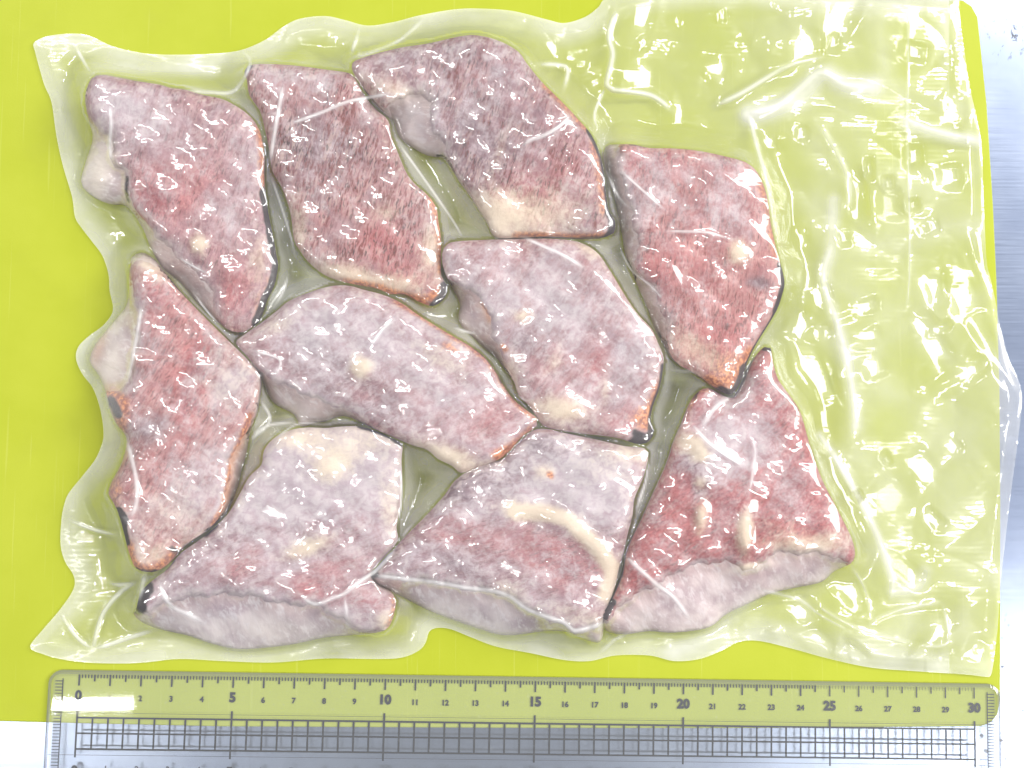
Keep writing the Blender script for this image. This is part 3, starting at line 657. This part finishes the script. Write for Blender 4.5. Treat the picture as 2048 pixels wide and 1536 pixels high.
CREASES_AND_GLINTS = [
 ([(567,164),(560,205),(554,239),(545,290),(540,330)],6,.0007),([(578,248),(640,226),(697,203),(749,193),(785,186)],5,.0006),([(219,205),(222,250),(219,290),(224,330)],6,.0006),
 ([(1043,296),(1060,280),(1084,273),(1122,250),(1142,226)],6,.0008),([(1330,462),(1370,463),(1416,465),(1465,480)],4,.0005),([(284,604),(276,655),(263,723),(253,768)],6,.0007),
 ([(253,877),(263,918),(273,963),(273,1004),(260,1041)],7,.0009),([(598,1188),(629,1209),(666,1196),(688,1188),(718,1164),(753,1140),(793,1096)],6,.0008),([(688,1188),(692,1215),(694,1243)],5,.0006),
 ([(318,1158),(325,1185),(342,1212),(376,1229),(410,1246)],7,.0008),([(745,1152),(855,1164),(923,1175),(1005,1188),(1060,1223),(1129,1246),(1146,1262),(1183,1255),(1215,1245)],8,.0010),
 ([(1248,1110),(1282,1141),(1316,1171),(1347,1195),(1370,1225),(1382,1243)],7,.0008),([(1464,792),(1433,812),(1413,840),(1399,860)],7,.0008),([(1382,846),(1416,884),(1455,912),(1492,935)],6,.0008),
 ([(1043,474),(1077,488),(1129,512),(1173,539)],6,.0007),([(735,703),(763,662),(794,635)],5,.0006),([(1500,870),(1510,900),(1505,950),(1498,990)],5,.0006),
 ([(290,1142),(286,1165),(276,1205)],7,.0009),([(184,150),(160,110),(148,85)],5,.0008),([(1240,340),(1290,385),(1330,420)],4,.0004),([(500,700),(560,720),(545,760)],4,.0006),
 ([(1430,212),(1485,185),(1553,144),(1594,126),(1656,112)],8,.0022),([(1495,229),(1553,212),(1594,181),(1639,146),(1690,168),(1741,171)],9,.0020),([(1498,226),(1509,273),(1519,308),(1533,359),(1543,410),(1556,480)],7,.0014),
 ([(1638,246),(1683,325),(1700,380),(1690,430)],11,.0018),([(1666,484),(1645,553),(1676,655),(1700,758),(1710,843),(1700,880)],9,.0016),([(1638,867),(1673,918),(1717,994),(1751,1062),(1775,1123),(1785,1158),(1780,1210)],8,.0015),
 ([(1805,235),(1850,255),(1900,268),(1960,282)],9,.0018),([(1625,1205),(1680,1240),(1740,1265),(1830,1288)],8,.0014),([(1735,1255),(1760,1235),(1820,1215),(1885,1205)],7,.0014),([(1700,1128),(1730,1180),(1745,1250)],6,.0012),
 ([(1235,15),(1218,70),(1225,110),(1213,170),(1225,180),(1300,190),(1345,222)],8,.0016),([(1128,180),(1136,140),(1120,130),(1075,128)],6,.0012),([(700,115),(715,70),(720,52)],5,.0010),([(700,118),(790,85),(850,36)],5,.0010),
 ([(185,1300),(205,1230),(245,1180),(275,1165)],7,.0014),([(185,1300),(150,1270),(120,1225)],6,.0012),([(185,1300),(260,1275),(310,1260)],6,.0010),([(1195,1310),(1230,1280),(1260,1265)],5,.0008),
 ([(1885,1205),(1895,1285),(1830,1290)],5,.0012),([(1990,640),(2008,720),(2040,790)],9,.0020),([(1520,1180),(1600,1200),(1640,1230),(1700,1262)],6,.0010),
 ([(543,355),(565,420),(582,475),(590,510)],3,.0006),([(800,290),(850,360),(905,440),(925,475)],3,.0005),([(352,511),(385,532),(420,549)],3,.0004),([(386,583),(410,617),(444,655)],3,.0005),([(577,549),(565,585),(547,614)],3,.0005),([(656,566),(610,583),(574,600)],3,.0004),  # highlights on the film in the gaps, painted white along low ridges
 ([(1238,491),(1262,539),(1299,570),(1327,600)],3,.0005),([(1029,785),(1045,798),(1064,806)],3,.0005),([(1299,918),(1289,970),(1272,1020)],3,.0005),([(802,932),(803,1000),(795,1050)],3,.0005),([(547,880),(590,850),(640,845)],3,.0005),([(505,870),(540,850),(590,845)],4,.0005),([(905,655),(940,665),(960,668)],4,.0006),
 ([(1215,345),(1235,390),(1262,420)],4,.0004),([(1345,740),(1395,745)],4,.0004),([(800,1085),(815,1060),(830,1045)],3,.0006),([(520,800),(540,840),(500,880)],4,.0004),([(140,1040),(190,1060),(236,1070)],5,.0007),([(215,1165),(240,1170),(275,1165)],6,.0008),([(480,100),(500,125),(470,180),(420,185),(370,178)],5,.0008),([(1213,170),(1190,225),(1195,260)],4,.0006),
 ([(1815,30),(1816,130),(1814,250),(1818,400),(1819,540),(1812,620)],4,.0007),
]
STP = 3.0
us = np.arange(40, 2064, STP); vs = np.arange(-42, 1370, STP)
U, Vg = np.meshgrid(us, vs)
shape = U.shape
Q = np.stack([U.ravel(), Vg.ravel()], 1)
H = np.zeros(len(Q)); occ = np.zeros(len(Q), bool)
for f in F:
    lo, hi = f['S'].min(0) - 2, f['S'].max(0) + 2
    sel = np.where((Q[:, 0] > lo[0]) & (Q[:, 0] < hi[0]) & (Q[:, 1] > lo[1]) & (Q[:, 1] < hi[1]))[0]
    sel = sel[inside(Q[sel], f['S'])]
    H[sel] = np.maximum(H[sel], piece_height(f, Q[sel])); occ[sel] = True
H = H.reshape(shape); occ = occ.reshape(shape)
inb = inside(Q, BAGP)
db = seg_dist(Q, BAGP).reshape(shape)
mpp = DIST / FPX                                   # metres per photo pixel
Z = H.copy()
cell = STP * mpp
for it in range(70):
    k1 = cell * 1.5
    for ax, sh, m in ((0, 1, 1), (0, -1, 1), (1, 1, 1), (1, -1, 1)):
        Z = np.maximum(Z, np.roll(Z, sh, ax) - k1 * m)
    D = np.roll(np.roll(Z, 1, 0), 1, 1); Z = np.maximum(Z, D - k1 * 1.414)
    D = np.roll(np.roll(Z, -1, 0), 1, 1); Z = np.maximum(Z, D - k1 * 1.414)
    D = np.roll(np.roll(Z, 1, 0), -1, 1); Z = np.maximum(Z, D - k1 * 1.414)
    D = np.roll(np.roll(Z, -1, 0), -1, 1); Z = np.maximum(Z, D - k1 * 1.414)
H0 = H.copy()
for _ in range(2):
    H = np.maximum(np.maximum(H, np.maximum(np.roll(H, 1, 0), np.roll(H, -1, 0))), np.maximum(np.roll(H, 1, 1), np.roll(H, -1, 1)))
occ = H > 0
near = np.clip(Z / 0.006, 0, 1)                     # 1 over and close to the fish
Zs = blur(Z, 2.6)
Z = np.maximum(Zs, blur(H, 0.8) + 0.0002)
Z = blur(np.maximum(Z, H + 0.00025), 0.9)
Z = np.where(occ, np.maximum(Z, H + 0.00025), Z)
# loose film: waves at the free edges, long folds to the right
loose = 1 - near
right = np.clip((U - 1480) / 200, 0, 1) * loose
edge = np.clip(1 - db / 90, 0, 1)
Bw = 0.0007 * (1 + np.clip(field(shape, 60, 3), -1.4, 2.2)) * (0.35 + 0.65 * loose)
Bw += loose * edge * 0.0005 * (1 + np.clip(field(shape, 34, 4), -1, 2))
low = 0.5 * Bw * loose * (0.25 + 0.75 * edge) * np.where(U < 1850, np.clip(db / 60, 0.35, 1), 1)
patch = np.clip(field(shape, 24, 29) * 0.9 + 0.12, 0.0, 1.7)
wr = field(shape, 8.5, 21, 1.8, 0.9); wr2 = field(shape, 5, 22, 1.4, -0.4); wr3 = field(shape, 44, 23, 2.2, 0.5); wr4 = field(shape, 36, 24, 2.5, -0.9)
tight = near * (patch * (0.000085 * wr + 0.000022 * wr2) + 0.00006 * field(shape, 30, 41))
loosew = loose * (0.00025 * field(shape, 40, 25) + 0.0004 * np.abs(wr3) + 0.00025 * np.abs(wr4) + 0.00003 * wr2 * patch)
loosew += right * (0.0012 * np.abs(field(shape, 85, 31, 2.0, 1.3)) + 0.0005 * np.abs(field(shape, 48, 32, 2.4, 0.2)))
# facets of the loose film that lean towards a lamp: x, y, half sizes, turn
FACETS = [(1683,20,45,12,-40),(1615,99,35,9,-40),(1413,143,12,25,0),(1826,103,20,11,0),(1912,219,20,20,45),(1717,400,13,32,0),(1779,407,18,20,0),(1738,338,7,13,0),(1898,352,20,11,30),
 (1966,500,6,35,0),(1570,434,20,7,40),(1847,461,9,7,0),(1532,284,20,8,-10),(1355,239,8,28,0),(1874,580,30,9,35),(1932,600,22,28,30),(1854,652,16,18,0),(1871,693,30,7,25),(1943,740,28,10,-45),(1741,672,18,8,0),
 (1748,734,18,13,0),(1731,614,20,9,-15),(1604,648,22,14,50),(1632,747,50,16,48),(1984,690,9,50,-15),(1782,994,40,14,-8),(1816,1144,14,26,-25),(1601,1219,15,25,0),(1567,1250,25,9,-50),(1635,1284,12,28,-10),
 (1710,1305,18,9,20),(1878,1260,14,32,30),(1960,1308,16,28,0),(841,38,28,7,-28),(753,89,24,8,-28),(975,44,8,22,0),(1040,44,12,20,-20),(1094,99,26,12,-28),(1122,65,10,14,40),(1286,24,34,12,-58),(1275,154,30,20,20),
 (239,461,6,24,-25),(202,1188,22,7,5),(273,1284,20,7,-22),(222,1086,6,24,-45),(1149,1284,14,12,0),(1430,140,20,14,0),(1700,1180,18,26,-30),(1850,930,24,10,20),(150,120,10,16,30),(560,75,8,14,0),(1490,1290,20,8,-30),(130,1010,10,16,10),(700,1290,30,8,0)]
FW = np.zeros(shape); FZ = np.zeros(shape)
for _ in range(24):
    FACETS.append((RNG.uniform(1590, 1990), RNG.uniform(0, 1330), RNG.uniform(8, 18), RNG.uniform(6, 11), RNG.uniform(-60, 60)))
for _ in range(20):
    FACETS.append((RNG.uniform(620, 1590), RNG.choice([RNG.uniform(20, 110), RNG.uniform(1200, 1300)]), RNG.uniform(4, 12), RNG.uniform(3, 7), RNG.uniform(-60, 60)))
for x, y, fx, fy, rot in FACETS:
    p = unproj(x, y, 0.001)
    best = None
    for L in (LAMPS[4:] if x > 600 else LAMPS[2:3]):
        a = np.array(L) - p; a /= np.linalg.norm(a); b = CAMN - p; b /= np.linalg.norm(b)
        nn = a + b; sl = -nn[:2] / nn[2]
        if best is None or np.hypot(*sl) < np.hypot(*best): best = sl
    sl = float(np.hypot(*best)); gx, gy = best[0] / sl, -best[1] / sl          # uphill, in photo axes
    a = math.atan2(gy, gx) - math.radians(rot)
    wg = math.hypot(fx * math.cos(a), fy * math.sin(a)); wq = math.hypot(fx * math.sin(a), fy * math.cos(a))
    dx, dy = U - x, Vg - y
    t = dx * gx + dy * gy; q = -dx * gy + dy * gx
    prof = np.clip(t + wg, 0, 2 * wg) - np.clip((t - wg) / 2, 0, 2 * wg)
    win = np.exp(-(np.abs(q) / (wq * 1.7)) ** 2.5)
    FZ = np.maximum(FZ, loose * sl * mpp * prof * win)
    FW = np.maximum(FW, np.exp(-(np.abs(t) / (wg * 1.4)) ** 4 - (np.abs(q) / (wq * 1.6)) ** 4))
FZ = blur(FZ, 0.7)
loosew = loosew * (1 - FW) + FZ
seal_w = np.clip((db - 3) / 22, 0, 1)
rim_m = np.where(U < 1900, np.clip((55 - db) / 40, 0, 1), 0)
inner = np.clip(blur(occ.astype(float), 26) * 2.6 - 1.1, 0, 1)
MILK_AND_LIGHT = 0.55 + 1.5 * rim_m + 0.1 * loose + 0.6 * right * np.clip(1.2 - 0.6 * np.abs(field(shape, 70, 55)), 0.2, 1.2) + (0.15 + 1.5 * inner) * near * (1 - np.clip(H / 0.004, 0, 1))  # real milkiness, plus painted white for light in gaps and glare at right
for pl, w, a in (([(1500,228),(1590,200),(1645,150),(1690,168),(1745,174)],20,2.6),([(1815,246),(1880,268),(1962,282)],13,2.2),([(1668,400),(1662,500),(1650,560),(1678,660),(1702,760),(1712,850)],13,1.5),
                ([(190,135),(330,140),(420,138)],14,1.2),([(1640,870),(1680,930),(1720,1000),(1755,1070),(1785,1160)],8,1.6),([(1790,1180),(1840,1170),(1850,1140)],14,1.4),([(1500,1190),(1420,1270),(1350,1300)],16,1.2)):
    MILK_AND_LIGHT = MILK_AND_LIGHT + a * np.exp(-(seg_dist(Q, smooth_poly(pl, 10, False), False) / w) ** 2).reshape(shape)
cr = np.zeros(len(Q)); ch = np.zeros(len(Q))
for pl, w, hh in CREASES_AND_GLINTS:
    pl = smooth_poly(pl, 8, False)
    lo, hi = pl.min(0) - 5 * w, pl.max(0) + 5 * w
    sel = np.where((Q[:, 0] > lo[0]) & (Q[:, 0] < hi[0]) & (Q[:, 1] > lo[1]) & (Q[:, 1] < hi[1]))[0]
    d = seg_dist(Q[sel], pl, False)
    ends = np.minimum(np.hypot(*(Q[sel] - pl[0]).T), np.hypot(*(Q[sel] - pl[-1]).T))
    tp = np.clip(ends / 25, 0.15, 1)
    far = np.clip((Q[sel, 0] - 1480) / 120, 0, 1)
    ch[sel] = np.maximum(ch[sel], hh * (1 - 0.55 * far) * tp * np.exp(-np.abs(d / w)))
    cr[sel] = np.maximum(cr[sel], (1 - 0.6 * far) * tp * np.exp(-(d / (w * 0.62)) ** 2))
cr = cr.reshape(shape); ch = ch.reshape(shape)
Zt = Z + low + 0.0005 + (tight + loosew) * seal_w + ch
Zt = np.maximum(Zt, low + 0.0005)
Zt = np.where(occ, np.maximum(Zt, H + 0.0001), Zt)
Zb = low * 0.8 + 0.00025
Zb = np.minimum(Zb, np.where(H > 0, 0.00035, Zb))


def sheet(name, Zm, keep, mat, parent, crease_glint_v=None, snap=True):
    """quads of the photo grid whose four corners are kept, rim pulled onto the traced outline"""
    idx = np.arange(Q.shape[0]).reshape(shape)
    ins = inb.reshape(shape)
    q = ins[:-1, :-1] & ins[1:, :-1] & ins[:-1, 1:] & ins[1:, 1:] & keep[:-1, :-1]
    a = idx[:-1, :-1][q]; b = idx[1:, :-1][q]; c = idx[1:, 1:][q]; d = idx[:-1, 1:][q]
    Fq = np.stack([a, b, c, d], 1)
    full = ins[:-1, :-1] & ins[1:, :-1] & ins[:-1, 1:] & ins[1:, 1:]
    cnt = np.zeros(shape, int)
    cnt[:-1, :-1] += full; cnt[1:, :-1] += full; cnt[:-1, 1:] += full; cnt[1:, 1:] += full
    rim = np.where(((cnt > 0) & (cnt < 4)).ravel())[0]
    uv = Q.copy()
    if len(rim):
        PP = Q[rim]; best = np.full(len(rim), 1e9); bp = PP.copy()
        for x, y in zip(BAGP, np.roll(BAGP, -1, 0)):
            ab = y - x; t = np.clip(((PP - x) @ ab) / max(ab @ ab, 1e-9), 0, 1)
            pt = x + t[:, None] * ab; dd = np.hypot(*(PP - pt).T)
            m = dd < best; best[m] = dd[m]; bp[m] = pt[m]
        uv[rim] = bp
    used = np.unique(Fq); re = np.full(len(Q), -1); re[used] = np.arange(len(used))
    W = unproj(uv[used, 0], uv[used, 1], Zm.ravel()[used])
    me = mesh_np(name, W, re[Fq])
    attr(me, 'milk_and_light', MILK_AND_LIGHT.ravel()[used])
    attr(me, 'crease_glint', (crease_glint_v if crease_glint_v is not None else np.zeros(shape)).ravel()[used])
    return link(name, me, mat, parent)


bag = empty('vacuum_bag', tuple(unproj(1020., 700., 0.0002)))
tag(bag, 'clear wrinkled plastic vacuum bag sealed tight around ten fish pieces on the yellow board', 'bag')
# heat-sealed rim along the left, top and bottom edges
leftish = np.array([p for p in BAGP if p[0] < 1890 or p[1] > 1340])
dl = seg_dist(Q, BAGP[(BAGP[:, 0] < 1890)], False).reshape(shape)
rimz = (db < 33) & (U < 1900)
allk = np.ones(shape, bool)
band = (U > 1752) & (U < 1815) & ~rimz
sheet('seal_band', Zt, band, M_SEAL, bag, cr * 0.5)
sheet('top_film', Zt, ~rimz & ~band, M_FILM, bag, cr * 0.75)
sheet('sealed_rim', Zt, rimz, M_SEAL, bag, cr * 0.4)
sheet('bottom_film', Zb, allk, M_FILM_LOW, bag)

# ------------------------------------------------------------------ ruler
RZ = 0.0001
ra = unproj(158.2, 1340.5, 0.001); rb = unproj(1950.0, 1367.5, 0.001)
RL = float(np.hypot(*(rb - ra)[:2]))
print('ruler 30 cm measures', RL)
rx = (rb - ra) / RL; rx[2] = 0; ry = np.array([rx[1], -rx[0], 0])      # ry points down the photograph
CMR = RL / 30.0
ruler = empty('ruler', (float(ra[0]), float(ra[1]), RZ))


def rp(x, y, z):
    p = ra + rx * x * CMR + ry * y * CMR
    return (float(p[0]), float(p[1]), RZ + z)


RX0, RX1, RY1 = -0.95, 30.86, 4.06
prof = [(0.0, 0.0008), (0.06, 0.0012), (1.36, 0.0026), (2.70, 0.0026), (4.0, 0.0012), (4.06, 0.0008)]
# body as a bevelled bar with rounded corners: rings from the outline inward
def rrect(inset, n=7, rad=0.42):
    r = max(rad - inset, 0.03)
    a0, a1, b0, b1 = RX0 + inset, RX1 - inset, inset, RY1 - inset
    pts = []
    for cx, cy, s in ((a1 - r, b1 - r, 0), (a0 + r, b1 - r, 90), (a0 + r, b0 + r, 180), (a1 - r, b0 + r, 270)):
        for k in range(n):
            t = math.radians(s + 90 * k / (n - 1)); pts.append((cx + r * math.cos(t), cy + r * math.sin(t)))
    return pts


def ruler_z(y):
    ys = [p[0] for p in prof]; zs = [p[1] for p in prof]
    return float(np.interp(y, ys, zs))


bmr = bmesh.new(); bme = bmesh.new()
o0 = rrect(0.0); o1 = rrect(0.11)
va = [bme.verts.new(rp(x, y, 0.0)) for x, y in o0]; vb = [bme.verts.new(rp(x, y, ruler_z(y) * 0.75)) for x, y in o0]
vc = [bme.verts.new(rp(x, y, ruler_z(y))) for x, y in o1]
n = len(o0)
for i in range(n):
    j = (i + 1) % n
    bme.faces.new((va[i], va[j], vb[j], vb[i])); bme.faces.new((vb[i], vb[j], vc[j], vc[i]))
bmesh.ops.recalc_face_normals(bme, faces=bme.faces)
me = bpy.data.meshes.new('edge'); bme.to_mesh(me); bme.free()
link('edge', me, M_ACRYL_EDGE_SHADE, ruler, False)
# top skin cut along the bevel lines
o1s = o1
cuts = [1.36, 2.70]
pv = [Vector(p) for p in o1s] + [Vector((RX0 + 0.11, c)) for c in cuts] + [Vector((RX1 - 0.11, c)) for c in cuts]
m0 = len(o1s)
eds = [(i, (i + 1) % m0) for i in range(m0)] + [(m0, m0 + 2), (m0 + 1, m0 + 3)]
v2, e2, f2, *_ = delaunay_2d_cdt(pv, eds, [], 1, 1e-5)
vt = [bmr.verts.new(rp(p.x, p.y, ruler_z(p.y))) for p in v2]
for t in f2:
    try: bmr.faces.new([vt[i] for i in t])
    except ValueError: pass
vz = [bmr.verts.new(rp(x, y, 0.00005)) for x, y in o1s]
bmr.faces.new(vz)
bmesh.ops.recalc_face_normals(bmr, faces=bmr.faces)
me = bpy.data.meshes.new('body'); bmr.to_mesh(me); bmr.free()
link('body', me, M_ACRYL, ruler, False)


class Bars:
    def __init__(self): self.V = []; self.F = []

    def bar(self, x0, y0, x1, y1, z):
        b = len(self.V)
        self.V += [rp(x0, y0, z), rp(x1, y0, z), rp(x1, y1, z), rp(x0, y1, z)]
        self.F.append((b, b + 3, b + 2, b + 1))

    def build(self, name):
        o = link(name, mesh_np(name, np.array(self.V), self.F), M_PRINT, ruler, False)
        return o


PZ = 0.00025                                        # print lies just inside the underside
lw = 0.052
ticks = Bars()
for mm in range(301):
    x = mm / 10
    L = 0.36 if mm % 10 == 0 else (0.22 if mm % 5 == 0 else 0.115)
    w = lw if mm % 5 == 0 else 0.036
    if mm > 245 and mm % 10 not in (0, 5): w = 0.016
    if mm > 245: w *= 0.75
    ticks.bar(x - w / 2, 0.145, x + w / 2, 0.145 + L, PZ)
    ticks.bar(x - w / 2, RY1 - 0.145 - L, x + w / 2, RY1 - 0.145, PZ)
tag(ticks.build('millimetre_scale'), kind='stuff')
grid = Bars()
for k in range(61):
    x = k / 2
    big = k % 10 == 0
    grid.bar(x - 0.03, 1.26 if big else 1.52, x + 0.03, 2.80 if big else 2.54, PZ)
for y in (1.53, 2.03, 2.53):
    grid.bar(0, y - 0.028, 30, y + 0.028, PZ + 0.00003)
for y in (1.36, 2.70):  # shade lines of the bevel ridges painted as thin dark bars
    grid.bar(RX0 + 0.1, y - 0.006, RX1 - 0.1, y + 0.006, ruler_z(y) - 0.0015)
grid.build('grid_and_bevel_lines')
for sgn, xl in ((-1, -0.52), (1, 30.45)):
    lad = Bars()
    lad.bar(xl - 0.016, 0.28, xl + 0.016, 3.78, PZ)
    for k in range(34):
        y = 0.36 + k * 0.1
        L = 0.24
        a, b = (xl - L, xl) if sgn < 0 else (xl, xl + L)
        lad.bar(a, y - 0.012, b, y + 0.012, PZ + 0.00003)
    lad.build('end_scale')


def numeral(txt, x, y, size, bold):
    cu = bpy.data.curves.new('numeral', 'FONT')
    cu.body = txt; cu.size = size * CMR; cu.align_x = 'CENTER'; cu.align_y = 'CENTER'
    cu.offset = bold * CMR
    cu.resolution_u = 3
    tmp = bpy.data.objects.new('numeral', cu)
    COL.objects.link(tmp)
    dg = bpy.context.evaluated_depsgraph_get()
    me = bpy.data.meshes.new_from_object(tmp.evaluated_get(dg))
    bpy.data.objects.remove(tmp); bpy.data.curves.remove(cu)
    R = Matrix(((rx[0], -ry[0], 0), (rx[1], -ry[1], 0), (0, 0, 1))).to_4x4()
    me.transform(Matrix.Translation(rp(x, y, PZ)) @ R)
    me.materials.clear()
    return link('numeral', me, M_PRINT, ruler, False)


for c in range(31):
    bigc = c % 5 == 0
    numeral(str(c), c, 0.83 if bigc else 0.90, 0.42 if bigc else 0.25, 0.022 if bigc else 0.009)
    numeral(str(c), c, RY1 - 0.83 if bigc else RY1 - 0.90, 0.42 if bigc else 0.25, 0.022 if bigc else 0.009)
tag(ruler, 'transparent plastic 30 cm ruler with black scale lying below the bag', 'ruler')
